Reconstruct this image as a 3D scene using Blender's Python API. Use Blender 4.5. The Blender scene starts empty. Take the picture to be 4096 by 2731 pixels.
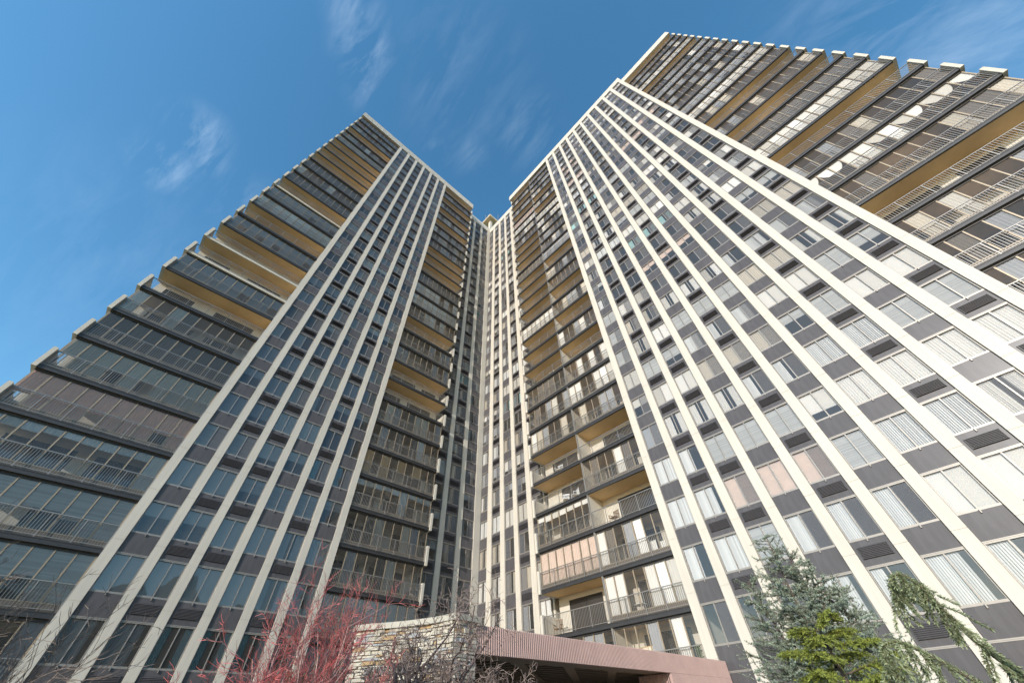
import bpy, math, random
import numpy as np
from mathutils import Vector, Matrix, Euler
S = bpy.context.scene
COL = S.collection
R = math.radians
# ------------------------------------------------------------------ camera
cam_d = bpy.data.cameras.new("camera"); cam = bpy.data.objects.new("camera", cam_d); COL.objects.link(cam)
CR = np.array([[0.7309774867, -0.4895043549, -0.4754549404],
               [-0.6817700502, -0.5538320198, -0.4779745731],
               [-0.0293515349, 0.6735395907, -0.7385681465]])
CP = np.array([0.0, 0.0, 1.6])
M4 = Matrix.Identity(4)
for i in range(3):
    for j in range(3): M4[i][j] = CR[i, j]
M4.translation = Vector(CP)
cam.matrix_world = M4
cam_d.sensor_width = 36.0; cam_d.lens = 36.0*1433.54/4096
cam_d.clip_start = 0.05; cam_d.clip_end = 6000
S.camera = cam
# ------------------------------------------------------------------ world, sun, exposure
SUN = Vector((-1.0, -0.36, 0.325)).normalized()
elev = math.asin(SUN.z); rot = math.atan2(SUN.x, SUN.y)
S.view_settings.view_transform = 'Standard'; S.view_settings.look = 'None'
S.view_settings.exposure = 0.98; S.view_settings.gamma = 1.0
W = bpy.data.worlds.new("World"); S.world = W; W.use_nodes = True
nt = W.node_tree; nt.nodes.clear()
def N(nt, typ, **kw):
    n = nt.nodes.new(typ)
    for k, v in kw.items():
        if k.startswith('i_'):
            key = k[2:]; key = int(key) if key.isdigit() else key.replace('_', ' ')
            n.inputs[key].default_value = v
        else: setattr(n, k, v)
    return n
def L(nt, a, ao, b, bi): nt.links.new(a.outputs[ao], b.inputs[bi])
wo = N(nt, 'ShaderNodeOutputWorld'); bg = N(nt, 'ShaderNodeBackground', i_Strength=0.15)
sky = N(nt, 'ShaderNodeTexSky', sky_type='NISHITA', sun_disc=False, sun_elevation=elev, sun_rotation=rot,
        altitude=50, air_density=1.0, dust_density=0.3, ozone_density=1.6)
hsv = N(nt, 'ShaderNodeHueSaturation', i_Hue=0.491, i_Saturation=1.26, i_Value=1.0)
L(nt, sky, 0, hsv, 'Color')
tc = N(nt, 'ShaderNodeTexCoord')
# thin cirrus: a few wisps in fixed directions of the sky, plus a faint veil
mp = N(nt, 'ShaderNodeMapping'); mp.inputs['Rotation'].default_value = (0.4, 0.5, 0.9); mp.inputs['Scale'].default_value = (11, 3.0, 4.0)
L(nt, tc, 'Generated', mp, 'Vector')
nz = N(nt, 'ShaderNodeTexNoise', i_Scale=1.6, i_Detail=10.0, i_Roughness=0.62, i_Distortion=0.35); L(nt, mp, 0, nz, 'Vector')
fine = N(nt, 'ShaderNodeMapRange', i_1=0.44, i_2=0.82); L(nt, nz, 'Fac', fine, 0)
def pxdir(x, y):
    d = CR @ np.array([(x-1176)/823.1, -(y-784)/823.1, -1.0]); return d/np.linalg.norm(d)
WISPS = [(382, 375, .075, .34), (455, 312, .075, .42), (475, 365, .05, .36), (820, 30, .08, .26), (835, 118, .085, .34), (850, 212, .07, .26),
         (1000, 355, .06, .12), (1210, 300, .12, .14), (1075, 350, .08, .12), (2200, 50, .34, .22), (2000, 120, .25, .14), (560, 470, .10, .14), (1050, 180, .22, .08), (230, 600, .3, .06)]
acc = None
for x, y, rad, amt in WISPS:
    d = pxdir(x, y)
    ds = N(nt, 'ShaderNodeVectorMath', operation='DISTANCE'); L(nt, tc, 'Generated', ds, 0); ds.inputs[1].default_value = tuple(d)
    mr = N(nt, 'ShaderNodeMapRange', interpolation_type='SMOOTHSTEP', i_1=0.0, i_2=rad, i_3=amt, i_4=0.0); L(nt, ds, 'Value', mr, 0)
    if acc is None: acc = mr
    else:
        ad = N(nt, 'ShaderNodeMath', operation='MAXIMUM'); L(nt, acc, 0, ad, 0); L(nt, mr, 0, ad, 1); acc = ad
mul = N(nt, 'ShaderNodeMath', operation='MULTIPLY'); L(nt, acc, 0, mul, 0); L(nt, fine, 0, mul, 1)
mul2 = N(nt, 'ShaderNodeMath', operation='MULTIPLY', i_1=0.58); L(nt, mul, 0, mul2, 0); mul = mul2
cl = N(nt, 'ShaderNodeMixRGB', i_2=(7.5, 8.2, 8.8, 1)); L(nt, mul, 0, cl, 0); L(nt, hsv, 0, cl, 1)
L(nt, cl, 0, bg, 'Color'); L(nt, bg, 0, wo, 0)
sun_d = bpy.data.lights.new("sun", 'SUN'); sun_d.energy = 2.15; sun_d.angle = R(0.5); sun_d.color = (1.0, 0.94, 0.87)
sun = bpy.data.objects.new("sun", sun_d); COL.objects.link(sun)
sun.rotation_euler = SUN.to_track_quat('Z', 'Y').to_euler(); sun.location = (-40, -15, 60)

# ------------------------------------------------------------------ materials
MATS = {}
def mat(name, col, rough=0.6, metal=0.0, spec=0.5, noise=0.0, nscale=3.0, stretch=(1, 1, 1), bump=0.0, bscale=20.0, island=0.0, coat=0.0, col2=None):
    m = bpy.data.materials.new(name); m.use_nodes = True; MATS[name] = m
    t = m.node_tree; b = t.nodes['Principled BSDF']
    b.inputs['Base Color'].default_value = (*col, 1); b.inputs['Roughness'].default_value = rough
    b.inputs['Metallic'].default_value = metal; b.inputs['Specular IOR Level'].default_value = spec
    if coat: b.inputs['Coat Weight'].default_value = coat; b.inputs['Coat Roughness'].default_value = 0.15
    src = None
    if noise or bump:
        tcn = N(t, 'ShaderNodeTexCoord'); mpn = N(t, 'ShaderNodeMapping'); mpn.inputs['Scale'].default_value = stretch
        L(t, tcn, 'Object', mpn, 'Vector')
    if noise:
        n = N(t, 'ShaderNodeTexNoise', i_Scale=nscale, i_Detail=5.0, i_Roughness=0.6); L(t, mpn, 0, n, 'Vector')
        r = N(t, 'ShaderNodeValToRGB'); r.color_ramp.elements[0].position = 0.3; r.color_ramp.elements[1].position = 0.7
        c2 = col2 or tuple(c*(1-noise) for c in col)
        r.color_ramp.elements[0].color = (*c2, 1); r.color_ramp.elements[1].color = (*[min(1, c*(1+noise*0.4)) for c in col], 1)
        L(t, n, 'Fac', r, 0); src = r
    if island:
        g = N(t, 'ShaderNodeNewGeometry'); r = N(t, 'ShaderNodeValToRGB')
        c2 = col2 or tuple(c*(1-island) for c in col)
        r.color_ramp.elements[0].color = (*c2, 1); r.color_ramp.elements[1].color = (*[min(1, c*(1+island)) for c in col], 1)
        L(t, g, 'Random Per Island', r, 0)
        if src:
            mx = N(t, 'ShaderNodeMixRGB', i_Fac=0.5); L(t, src, 0, mx, 1); L(t, r, 0, mx, 2); src = mx
        else: src = r
    if src: L(t, src, 0, b, 'Base Color')
    if bump:
        n = N(t, 'ShaderNodeTexNoise', i_Scale=bscale, i_Detail=4.0); L(t, mpn, 0, n, 'Vector')
        bp = N(t, 'ShaderNodeBump', i_Strength=bump, i_Distance=0.02); L(t, n, 'Fac', bp, 'Height'); L(t, bp, 0, b, 'Normal')
    return m
mat('cream_panel', (0.585, 0.54, 0.46), 0.55, noise=0.13, nscale=2.2, stretch=(2.5, 2.5, 0.10))
mat('cream_concrete', (0.57, 0.53, 0.45), 0.8, noise=0.12, nscale=1.0, bump=0.1)
mat('spandrel', (0.098, 0.092, 0.096), 0.32, spec=0.25, noise=0.22, nscale=1.6, stretch=(3.0, 3.0, 0.45), bump=0.015, bscale=2.0)
mat('louvre', (0.03, 0.028, 0.031), 0.4)
mat('aluminium', (0.30, 0.275, 0.245), 0.42, metal=0.3, noise=0.1, nscale=4)
mat('bronze', (0.33, 0.265, 0.185), 0.45, metal=0.2, noise=0.12, nscale=3)
mat('kick', (0.14, 0.115, 0.09), 0.6)
mat('beam', (0.034, 0.034, 0.036), 0.5, noise=0.2, nscale=2)
mat('soffit', (0.72, 0.53, 0.30), 0.8, noise=0.12, nscale=0.9)
mat('balcony_wall', (0.58, 0.54, 0.46), 0.8, noise=0.08, nscale=1.5)
mat('rail', (0.26, 0.245, 0.225), 0.38, metal=0.35)
mat('room_wall', (0.42, 0.39, 0.34), 0.9)
mat('room_ceiling', (0.55, 0.53, 0.48), 0.9)
mat('dark_door', (0.045, 0.04, 0.035), 0.12, spec=0.7)
mat('sheer', (0.64, 0.635, 0.625), 0.9, island=.16, col2=(0.46, 0.44, 0.40))
mat('linen', (0.47, 0.43, 0.365), 0.9, island=.16)
mat('blind', (0.60, 0.61, 0.61), 0.7, island=.16)
mat('greydrape', (0.30, 0.31, 0.33), 0.9, island=.16)
mat('rosedrape', (0.84, 0.50, 0.38), 0.9, noise=.1, nscale=2); mat('pinkshade', (0.58, 0.465, 0.40), 0.9, noise=0.1, nscale=2)
mat('bamboo', (0.62, 0.40, 0.20), 0.9, noise=0.15, nscale=8, stretch=(0.3, 1, 6))
mat('brownshade', (0.13, 0.11, 0.09), 0.8, island=.16)
mat('tealdrape', (0.35, 0.52, 0.52), 0.9, island=.16)
def glass(name, tint, ior, wave, wscale, rough=0.015, haze=0.0):
    m = bpy.data.materials.new(name); m.use_nodes = True; MATS[name] = m; t = m.node_tree; t.nodes.clear()
    o = N(t, 'ShaderNodeOutputMaterial'); tr = N(t, 'ShaderNodeBsdfTransparent', i_0=(*tint, 1))
    gl = N(t, 'ShaderNodeBsdfGlossy', i_Roughness=rough); mx = N(t, 'ShaderNodeMixShader')
    fr = N(t, 'ShaderNodeFresnel', i_IOR=ior)
    tcn = N(t, 'ShaderNodeTexCoord'); n = N(t, 'ShaderNodeTexNoise', i_Scale=wscale, i_Detail=1.5)
    g = N(t, 'ShaderNodeObjectInfo')
    vm = N(t, 'ShaderNodeVectorMath', operation='ADD'); L(t, tcn, 'Object', vm, 0); L(t, g, 'Location', vm, 1); L(t, vm, 0, n, 'Vector')
    bp = N(t, 'ShaderNodeBump', i_Strength=wave, i_Distance=0.03); L(t, n, 'Fac', bp, 'Height')
    L(t, bp, 0, gl, 'Normal'); L(t, fr, 0, mx, 0); L(t, tr, 0, mx, 1); L(t, gl, 0, mx, 2)
    out = mx
    if haze:
        df = N(t, 'ShaderNodeBsdfDiffuse', i_0=(0.60, 0.585, 0.56, 1)); m2 = N(t, 'ShaderNodeMixShader', i_0=haze)
        L(t, mx, 0, m2, 1); L(t, df, 0, m2, 2); out = m2
    L(t, out, 0, o, 0); return m
glass('window_glass', (0.94, 0.95, 0.95), 1.85, 0.30, 0.9, haze=0.06)
glass('balcony_glass', (0.95, 0.95, 0.94), 1.5, 0.38, 1.3, haze=0.05)
def screen(name):
    m = bpy.data.materials.new(name); m.use_nodes = True; MATS[name] = m; t = m.node_tree; t.nodes.clear()
    o = N(t, 'ShaderNodeOutputMaterial'); tr = N(t, 'ShaderNodeBsdfTransparent'); df = N(t, 'ShaderNodeBsdfDiffuse', i_0=(0.17, 0.175, 0.19, 1))
    mx = N(t, 'ShaderNodeMixShader', i_0=0.5); L(t, tr, 0, mx, 1); L(t, df, 0, mx, 2); L(t, mx, 0, o, 0)
screen('insect_screen')

# ------------------------------------------------------------------ mesh builder
BOXF = np.array([[0, 3, 2, 1], [4, 5, 6, 7], [0, 1, 5, 4], [1, 2, 6, 5], [2, 3, 7, 6], [3, 0, 4, 7]])
class MB:
    def __init__(s): s.v = []; s.f = []; s.m = []; s.n = 0; s.mats = []
    def mi(s, name):
        if name not in s.mats: s.mats.append(name)
        return s.mats.index(name)
    def add(s, verts, faces, m):
        k = s.mi(m); n = s.n
        s.v.extend([tuple(map(float, p)) for p in verts]); s.n += len(verts)
        for f in faces: s.f.append(tuple(int(i)+n for i in f)); s.m.append(k)
    def box(s, x0, x1, y0, y1, z0, z1, m):
        s.add([(x0, y0, z0), (x1, y0, z0), (x1, y1, z0), (x0, y1, z0), (x0, y0, z1), (x1, y0, z1), (x1, y1, z1), (x0, y1, z1)], BOXF, m)
    def merge(s, o, loc, rz):
        c, q = math.cos(rz), math.sin(rz); n = s.n; mp_ = [s.mi(x) for x in o.mats]
        s.v.extend([(x*c-y*q+loc[0], x*q+y*c+loc[1], z+loc[2]) for x, y, z in o.v]); s.n += o.n
        s.f.extend([tuple(i+n for i in f) for f in o.f]); s.m.extend([mp_[i] for i in o.m])
    def tube(s, pts, rad, m, sides=4):
        pts = [Vector(p) for p in pts]; V = []; prev = None
        for i, p in enumerate(pts):
            d = (pts[min(i+1, len(pts)-1)]-pts[max(i-1, 0)])
            d = d.normalized() if d.length > 1e-9 else Vector((0, 0, 1))
            a = prev if prev is not None else (Vector((1, 0, 0)) if abs(d.x) < .9 else Vector((0, 1, 0)))
            a = (a-d*a.dot(d)); a = a.normalized() if a.length > 1e-6 else d.orthogonal().normalized()
            prev = a; b = d.cross(a)
            for k in range(sides):
                t = 2*math.pi*k/sides; V.append(p+(a*math.cos(t)+b*math.sin(t))*rad[i])
        F = []
        for i in range(len(pts)-1):
            for k in range(sides):
                F.append((i*sides+k, i*sides+(k+1) % sides, (i+1)*sides+(k+1) % sides, (i+1)*sides+k))
        F.append(tuple(range(sides))[::-1]); F.append(tuple((len(pts)-1)*sides+k for k in range(sides)))
        s.add(V, F, m)
    def mesh(s, name, smooth=False):
        me = bpy.data.meshes.new(name); me.from_pydata(s.v, [], s.f)
        for x in s.mats: me.materials.append(MATS[x])
        me.polygons.foreach_set('material_index', s.m)
        if smooth: me.polygons.foreach_set('use_smooth', [True]*len(s.f))
        me.update(); return me
CACHE = {}
def cached(mb, name):
    k = id(mb)
    if k not in CACHE: CACHE[k] = (mb.mesh(name), mb)
    return CACHE[k][0]
def obj(name, data, parent=None, loc=(0, 0, 0), rz=0.0, **props):
    if isinstance(data, MB): data = data.mesh(name)
    o = bpy.data.objects.new(name, data); COL.objects.link(o); o.location = loc; o.rotation_euler = (0, 0, rz)
    if parent: o.parent = parent
    for k, v in props.items(): o[k] = v
    return o
def thing(name, label, cat, loc=(0, 0, 0), rz=0.0, group=None, data=None):
    o = obj(name, data, None, loc, rz, label=label, category=cat)
    if group: o['group'] = group
    return o

# ------------------------------------------------------------------ tower layout (X along the left wing, Y along the right wing)
VL, UR, V2, U2, U3 = 29.65, 23.5, 31.65, 25.4, 24.3
FH, NF = 2.75, 30
SILL0, HEAD0, FLOOR0 = 4.28, 6.02, 6.08
ROOF0, ROOF1 = 86.05, 88.2
T0 = Vector((24.0, 30.0, 0.0))
tower = thing('apartment_tower', 'tall cream and charcoal apartment tower with two wings meeting in a corner and stacked balconies', 'apartment building', T0)
def tl(p): return (p[0]-T0.x, p[1]-T0.y, p[2])
def proj(P):
    q = CR.T @ (np.array(P)-CP)
    if q[2] > -0.05: return None
    return np.array([2048+1433.54*q[0]/-q[2], 1365.5-1433.54*q[1]/-q[2]])
def area(loc, rz, w, h, depth=0.0):
    c, q = math.cos(rz), math.sin(rz)
    P = []
    for x, z in ((0, 0), (w, 0), (w, h), (0, h)):
        p = proj((loc[0]+x*c, loc[1]+x*q, loc[2]+z))
        if p is None: return 0
        P.append((min(max(p[0], 0), 4096), min(max(p[1], 0), 2731)))
    a = 0
    for i in range(4):
        x0, y0 = P[i]; x1, y1 = P[(i+1) % 4]; a += x0*y1-x1*y0
    return abs(a)/2
def distribute(name, rest_name, items, cap=100):
    """items: (subparts [(name, MB)], loc, rz, area). The largest in the picture become parts, the rest one part."""
    items = sorted(items, key=lambda i: -i[3])
    rest = MB()
    for n, (subs, loc, rz, a) in enumerate(items):
        if n < cap and a > 0:
            if len(subs) == 1: obj(name, cached(subs[0][1], name), tower, tl(loc), rz)
            else:
                e = obj(name, None, tower, tl(loc), rz)
                for sn, mb in subs: obj(sn, cached(mb, sn), e)
        else:
            for sn, mb in subs: rest.merge(mb, tl(loc), rz)
    if rest.n: obj(rest_name, rest, tower, kind='stuff')
LROT, RROT = 0.0, -math.pi/2
# ---- window kit (local x right, y into the building, z up from the sill)
WH = HEAD0-SILL0
FR = {}
def win_frame(w, scr, seed):
    k = ('f', round(w, 3), scr, seed)
    if k in FR: return FR[k]
    m = MB(); t = 0.045
    m.box(0, w, 0.085, 0.20, 0, 0.085, 'aluminium'); m.box(0, w, 0.085, 0.20, WH-0.06, WH, 'aluminium')
    m.box(0, t, 0.10, 0.20, 0.085, WH-0.06, 'aluminium'); m.box(w-t, w, 0.10, 0.20, 0.085, WH-0.06, 'aluminium')
    m.box(w/2-0.028, w/2+0.028, 0.105, 0.20, 0.085, WH-0.06, 'aluminium')
    m.box(w/2-0.02, w/2+0.02, 0.02, 0.085, -0.10, 0.035, 'aluminium')
    if scr == 1: m.add([(w/2+.03, 0.135, .09), (w-t, 0.135, .09), (w-t, 0.135, WH-.065), (w/2+.03, 0.135, WH-.065)], [(0, 1, 2, 3)], 'insect_screen')
    if scr == 2: m.add([(t, 0.135, .09), (w/2-.03, 0.135, .09), (w/2-.03, 0.135, WH-.065), (t, 0.135, WH-.065)], [(0, 1, 2, 3)], 'insect_screen')
    FR[k] = m; return m
def win_glass(w):
    k = ('g', round(w, 3))
    if k in FR: return FR[k]
    m = MB()
    for a, b in ((0.045, w/2-0.028), (w/2+0.028, w-0.045)):
        m.add([(a, 0.15, .085), (b, 0.15, .085), (b, 0.15, WH-.06), (a, 0.15, WH-.06)], [(0, 1, 2, 3)], 'window_glass')
    FR[k] = m; return m
def wavy(m, a, b, z0, z1, y, amp, pitch, mt, rnd, gather=0.0):
    n = max(4, int((b-a)/pitch*4)); V = []
    ph = rnd.random()*6
    for i in range(n+1):
        x = a+(b-a)*i/n; dy = amp*math.sin(i*math.pi/2+ph)+amp*0.4*rnd.uniform(-1, 1)
        V.append((x, y+dy, z0)); 
    for i in range(n+1):
        x, yy, _ = V[i]; V.append((x+gather*(0.5-(i/n)), yy*1.0, z1))
    m.add(V, [(i, i+1, n+2+i, n+1+i) for i in range(n)], mt)
CURT = {}
def curtain(w, style, var):
    k = (round(w, 3), style, var)
    if k in CURT: return CURT[k]
    rnd = random.Random(hash((style, var)) & 0xffff if False else sum(map(ord, style))*7+var*131)
    m = MB(); y = 0.215; H = WH-.05
    if style == 'none': CURT[k] = None; return None
    if style in ('sheer', 'linen', 'tealdrape', 'greydrape'):
        op = [0, 0, 0.28, 0.45][var % 4]
        if op == 0: wavy(m, 0.03, w-.03, .02, H, y, .02, .11, style, rnd)
        else:
            wavy(m, 0.03, w/2-op*w/2, .02, H, y, .03, .07, style, rnd); wavy(m, w/2+op*w/2, w-.03, .02, H, y, .03, .07, style, rnd)
    elif style in ('blind',):
        z0 = [0.05, 0.05, WH*0.45, WH*0.62][var % 4]; z = H
        while z > z0:
            m.add([(.04, y-.02, z), (w-.04, y-.02, z), (w-.04, y+.012, z-.043), (.04, y+.012, z-.043)], [(0, 1, 2, 3)], 'blind'); z -= .05
    elif style == 'vertical':
        x = 0.06; lim = [w-.05, w*0.55, w*0.8, w*.3][var % 4]
        while x < lim:
            m.add([(x, y-.02, .03), (x+.075, y+.03, .03), (x+.075, y+.03, H), (x, y-.02, H)], [(0, 1, 2, 3)], 'blind'); x += .088
    elif style in ('shade', 'pinkshade', 'greyshade'):
        mt = {'shade': 'sheer', 'pinkshade': 'pinkshade', 'greyshade': 'greydrape'}[style]
        z0 = [0.05, .05, WH*.3, WH*.55][var % 4]; mid = w/2
        m.add([(.04, y, z0), (mid-.02, y, z0), (mid-.02, y, H), (.04, y, H)], [(0, 1, 2, 3)], mt)
        z0 = max(.05, z0+rnd.choice([0, 0, .15]))
        m.add([(mid+.02, y, z0), (w-.04, y, z0), (w-.04, y, H), (mid+.02, y, H)], [(0, 1, 2, 3)], mt)
    CURT[k] = m; return m
def grille():
    m = MB(); w, h = 1.14, 0.47
    m.box(0, w, 0.05, 0.10, 0, h, 'louvre'); 
    for i in range(8):
        z = 0.015+i*0.058
        m.add([(0.02, 0.015, z), (w-.02, 0.015, z), (w-.02, 0.05, z+.034), (0.02, 0.05, z+.034), (0.02, 0.022, z-.006), (w-.02, .022, z-.006)], [(0, 1, 2, 3), (4, 5, 1, 0), (5, 4, 3, 2)], 'spandrel')
    m.box(0, .02, .03, .05, 0, h, 'spandrel'); m.box(w-.02, w, .03, .05, 0, h, 'spandrel')
    return m
GR = grille()
def panel(w):
    m = MB(); h = FH-WH
    m.box(0, w, 0.085, 0.16, 0.0, h-0.004, 'spandrel')
    m.box(0, w, 0.07, 0.085, 0.0, 0.035, 'aluminium')
    return m
PAN = {}
windows, grilles, panels = [], [], []
rs = random.Random(11)
def style_for(wing, floor, apt, bay):
    r = random.Random(wing*7919+floor*131+apt*17)
    if wing == 1:
        if floor == 2 and bay in (2, 3, 4): return 'pinkshade', 0, 1 if bay != 3 else 0
        if floor == 2 and bay == 5: return 'blind', 0, 0
        if floor == 1 and bay in (3, 4, 5): return 'vertical', 1, 1
        if floor == 0 and bay in (3, 4, 5, 6): return 'vertical', 2, 0
        if floor in (1, 2, 3) and bay in (0, 1): return 'vertical', 0, 0
        if floor == 3 and bay in (2, 3, 4): return 'blind', 1, 0
        if floor in (4,) and bay in (1, 2, 3): return 'sheer', 2, 0
        if bay >= 6 and floor in (1, 2, 3, 4, 5, 6): 
            return r.choice([('blind', 0, 0), ('sheer', 0, 0), ('shade', 0, 0), ('vertical', 0, 0)])
        st = r.choices(['sheer', 'blind', 'vertical', 'shade', 'linen', 'none', 'pinkshade', 'greyshade', 'tealdrape'], [4, 3.5, 3, 4, 3, 9, 1.2, 3, .5])[0]
    elif wing == 0:
        if floor in (0,) : return r.choice([('greydrape', 2, 0), ('vertical', 2, 0), ('tealdrape', 3, 0)])
        st = r.choices(['sheer', 'blind', 'vertical', 'shade', 'linen', 'none', 'greyshade', 'greydrape', 'tealdrape'], [3, 3, 2, 3, 1.5, 7, 3, 3, .5])[0]
    else:
        st = r.choices(['sheer', 'linen', 'vertical', 'shade', 'none', 'greyshade', 'bamboo', 'tealdrape'], [6, 5, 3, 4, 3, 2, 0, .8])[0]
        if st == 'bamboo': st = 'linen'
    return st, r.randrange(4), r.choice([0, 0, 1, 1, 2]) if wing else r.choice([0, 0, 0, 0, 1])
def bay(wing, idx, apt, p, w, rz, has_grille, k0=0):
    """p: world xy of the bay's left edge on the stripe face plane"""
    if w not in PAN: PAN[w] = panel(w)
    c, q = math.cos(rz), math.sin(rz); p = (p[0]+.085*q, p[1]-.085*c)
    for k in range(-1, NF):
        zs = SILL0+FH*k
        st, var, scr = style_for(wing, k, apt, idx)
        if k >= 0:
            if rs.random() < .25: var = rs.randrange(4)
            loc = (p[0], p[1], zs); a = area(loc, rz, w, WH)
            subs = [('frame', win_frame(w, scr, 0)), ('glass_pane', win_glass(w))]
            cu = curtain(w, st, var)
            if cu: subs.append(('blind' if st in ('blind', 'vertical') else 'curtain', cu))
            windows.append((subs, loc, rz, a))
        zp = HEAD0+FH*(k-1) if k >= 0 else SILL0-FH*2+WH
        if k >= 0:
            loc = (p[0], p[1], zp); panels.append(([('spandrel_panel', PAN[w])], loc, rz, area(loc, rz, w, FH-WH)))
            if has_grille:
                o = (w-1.14)/2; loc = (p[0]+o*c, p[1]+o*q, zp+0.30); grilles.append(([('vent_grille', GR)], loc, rz, area(loc, rz, 1.14, .47)))
PW, PIT = 1.38, 1.895
LX = [-0.85+PIT*i for i in range(6)]
for i, u in enumerate(LX): bay(0, i, [0, 0, 1, 1, 2, 2][i], (u, VL), PW, LROT, i in (1, 2, 4))
RPIT = 1.93
RY = [10.13-RPIT*i for i in range(10)]
for i, v in enumerate(RY): bay(1, i, [0, 1, 1, 2, 2, 2, 3, 3, 4, 4][i], (UR, v), PW, RROT, i in (1, 2, 4, 7, 9))
R2 = [(31.62, 1.30), (29.62, 1.30), (27.68, 1.33), (25.75, 1.36), (23.74, 1.28)]
for i, (v, w) in enumerate(R2): bay(2, i, i//2+10, (U2, v), w, RROT, i in (1, 3, 4))
L2 = [(18.75, 1.55), (20.90, 1.52), (23.02, 1.54)]
for i, (u, w) in enumerate(L2): bay(2, i+5, i+20, (u, V2), w, LROT, i in (0, 1))
distribute('window', 'smaller_windows', windows); distribute('vent_grille', 'smaller_vent_grilles', grilles); distribute('spandrel_panel', 'smaller_spandrel_panels', panels)
# dark base panels under the first sill row
base = MB()
def basep(x0, w, y, rz):
    m = MB(); m.box(0, w, .087, .17, 0, SILL0-FH+WH, 'spandrel'); m.box(0, w, .07, .087, SILL0-0.97, SILL0-0.93, 'aluminium')
    obj('base_panel', m, tower, tl((x0+.085*math.sin(rz), y-.085*math.cos(rz), 0)), rz)
for u in LX: basep(u, PW, VL, LROT)
for v in RY: basep(UR, PW, v, RROT)
for v, w in R2: basep(U2, w, v, RROT)
for u, w in L2: basep(u, w, V2, LROT)
# ---- pilasters: stacked metal covers with a fine joint at every storey
def pilaster(x0, x1, depth, top=ROOF0):
    m = MB(); w = x1-x0
    m.box(0.03, w-0.03, 0.015, depth, 0, top, 'cream_panel')
    z = 0; zz = [0]+[SILL0-0.45+FH*k for k in range(NF)]+[top]
    for a, b in zip(zz[:-1], zz[1:]): m.box(.015, w-.015, 0, depth-.002, a+.006, b-.006 if b < top else b, 'cream_panel')
    return m
ds = .085
edges = [(-1.40, -0.85)]+[(LX[i]+PW, LX[i+1]) for i in range(5)]+[(LX[5]+PW, 10.54)]
for a, b in edges: obj('pilaster', pilaster(a, b, .17), tower, tl((a, VL-ds, 0)), LROT)
edges = [(10.72, 10.13)]+[(RY[i]-PW, RY[i+1]) for i in range(9)]+[(RY[9]-PW, -9.16)]
for a, b in edges: obj('pilaster', pilaster(0, a-b, .17), tower, tl((UR-ds, a, 0)), RROT)
for a, b in [(30.32, 29.62), (28.32, 27.68), (26.35, 25.75), (24.39, 23.74)]: obj('pilaster', pilaster(0, a-b, .17), tower, tl((U2-ds, a, 0)), RROT)
for a, b in [(20.30, 20.90), (22.42, 23.02), (24.56, 25.40)]: obj('pilaster', pilaster(a, b, .17), tower, tl((a, V2-ds, 0)), LROT)

# ---- roof fascias, walls, rooms
fs = MB()
def fbox(x0, x1, y0, y1, z0, z1, m='cream_panel'): fs.box(x0-T0.x, x1-T0.x, y0-T0.y, y1-T0.y, z0, z1, m)
F0 = .11
fbox(-9.95, 18.25, VL-F0, VL+.25, ROOF0, ROOF1)
fbox(18.0, 18.25, VL+.25, V2, ROOF0, ROOF1)
fbox(18.25, 25.30, V2-F0, V2+.25, ROOF0, ROOF1); 
fbox(U2-F0, U2+.25, 22.35, V2-F0-.002, ROOF0+.003, ROOF1-.003)
fbox(UR-F0, UR+.25, -9.16, 22.35, ROOF0, ROOF1)
fbox(UR+.25, U2-F0-.01, 22.1, 22.35, ROOF0+.002, ROOF1-.002)
fbox(U3-F0, U3+.25, -19.25, -9.163, ROOF0+.002, ROOF1-.004)
fbox(UR+.25, U3+.1, -9.16, -8.95, ROOF0+.004, ROOF1-.006)
fbox(-9.95, -9.7, VL+.25, VL+14, ROOF0+.002, ROOF1-.002); fbox(U3+.25, U3+14, -19.25, -19.0, ROOF0+.003, ROOF1-.003)
rnds = random.Random(4)
for i in range(230):   # fine standing seams on the left fascia
    u = -9.9+i*.1225; fs.box(u-T0.x, u+.022-T0.x, VL-F0-.018-T0.y, VL-F0-T0.y, ROOF0+.02, ROOF1-.02, 'cream_panel')
obj('roof_fascia', fs, tower)
sf = MB()
def sbox(x0, x1, y0, y1, z0, z1, m):
    q = MB(); q.box(x0-T0.x, x1-T0.x, y0-T0.y, y1-T0.y, z0, z1, m); obj('roof_soffit', q, tower)
sbox(-9.7, -1.2, VL+.25, VL+2.1, ROOF0+.05, ROOF0+.3, 'soffit'); sbox(10.3, 18.0, VL+.25, VL+2.1, ROOF0+.05, ROOF0+.3, 'soffit')
sbox(UR+.25, UR+2.1, 10.5, 22.1, ROOF0+.05, ROOF0+.3, 'soffit'); sbox(U3+.25, U3+2.1, -19.0, -9.0, ROOF0+.05, ROOF0+.3, 'soffit')
wl = MB()
def wbox(x0, x1, y0, y1, z0, z1, m='cream_concrete'): wl.box(x0-T0.x, x1-T0.x, y0-T0.y, y1-T0.y, z0, z1, m)
wbox(-9.4, 18.2, VL+4.2, VL+14, 0, ROOF1-.3); wbox(18.2, 28.5, V2+4.2, VL+14.01, 0, ROOF1-.32)
wbox(UR+4.9, UR+15, -19.0, V2+4.1, 0, ROOF1-.34)
wbox(-1.38, -1.18, VL+.09, VL+4.2, 0, ROOF0); wbox(10.33, 10.52, VL+.09, VL+4.2, 0, ROOF0)
wbox(UR+.09, UR+4.9, 10.5, 10.7, 0, ROOF0); wbox(UR+.09, UR+4.9, -9.14, -8.95, 0, ROOF0)
wbox(18.0, 18.2, V2+.1, V2+4.2, 0, ROOF0); wbox(U2+.1, U2+3, 22.2, 22.4, 0, ROOF0)
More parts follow.
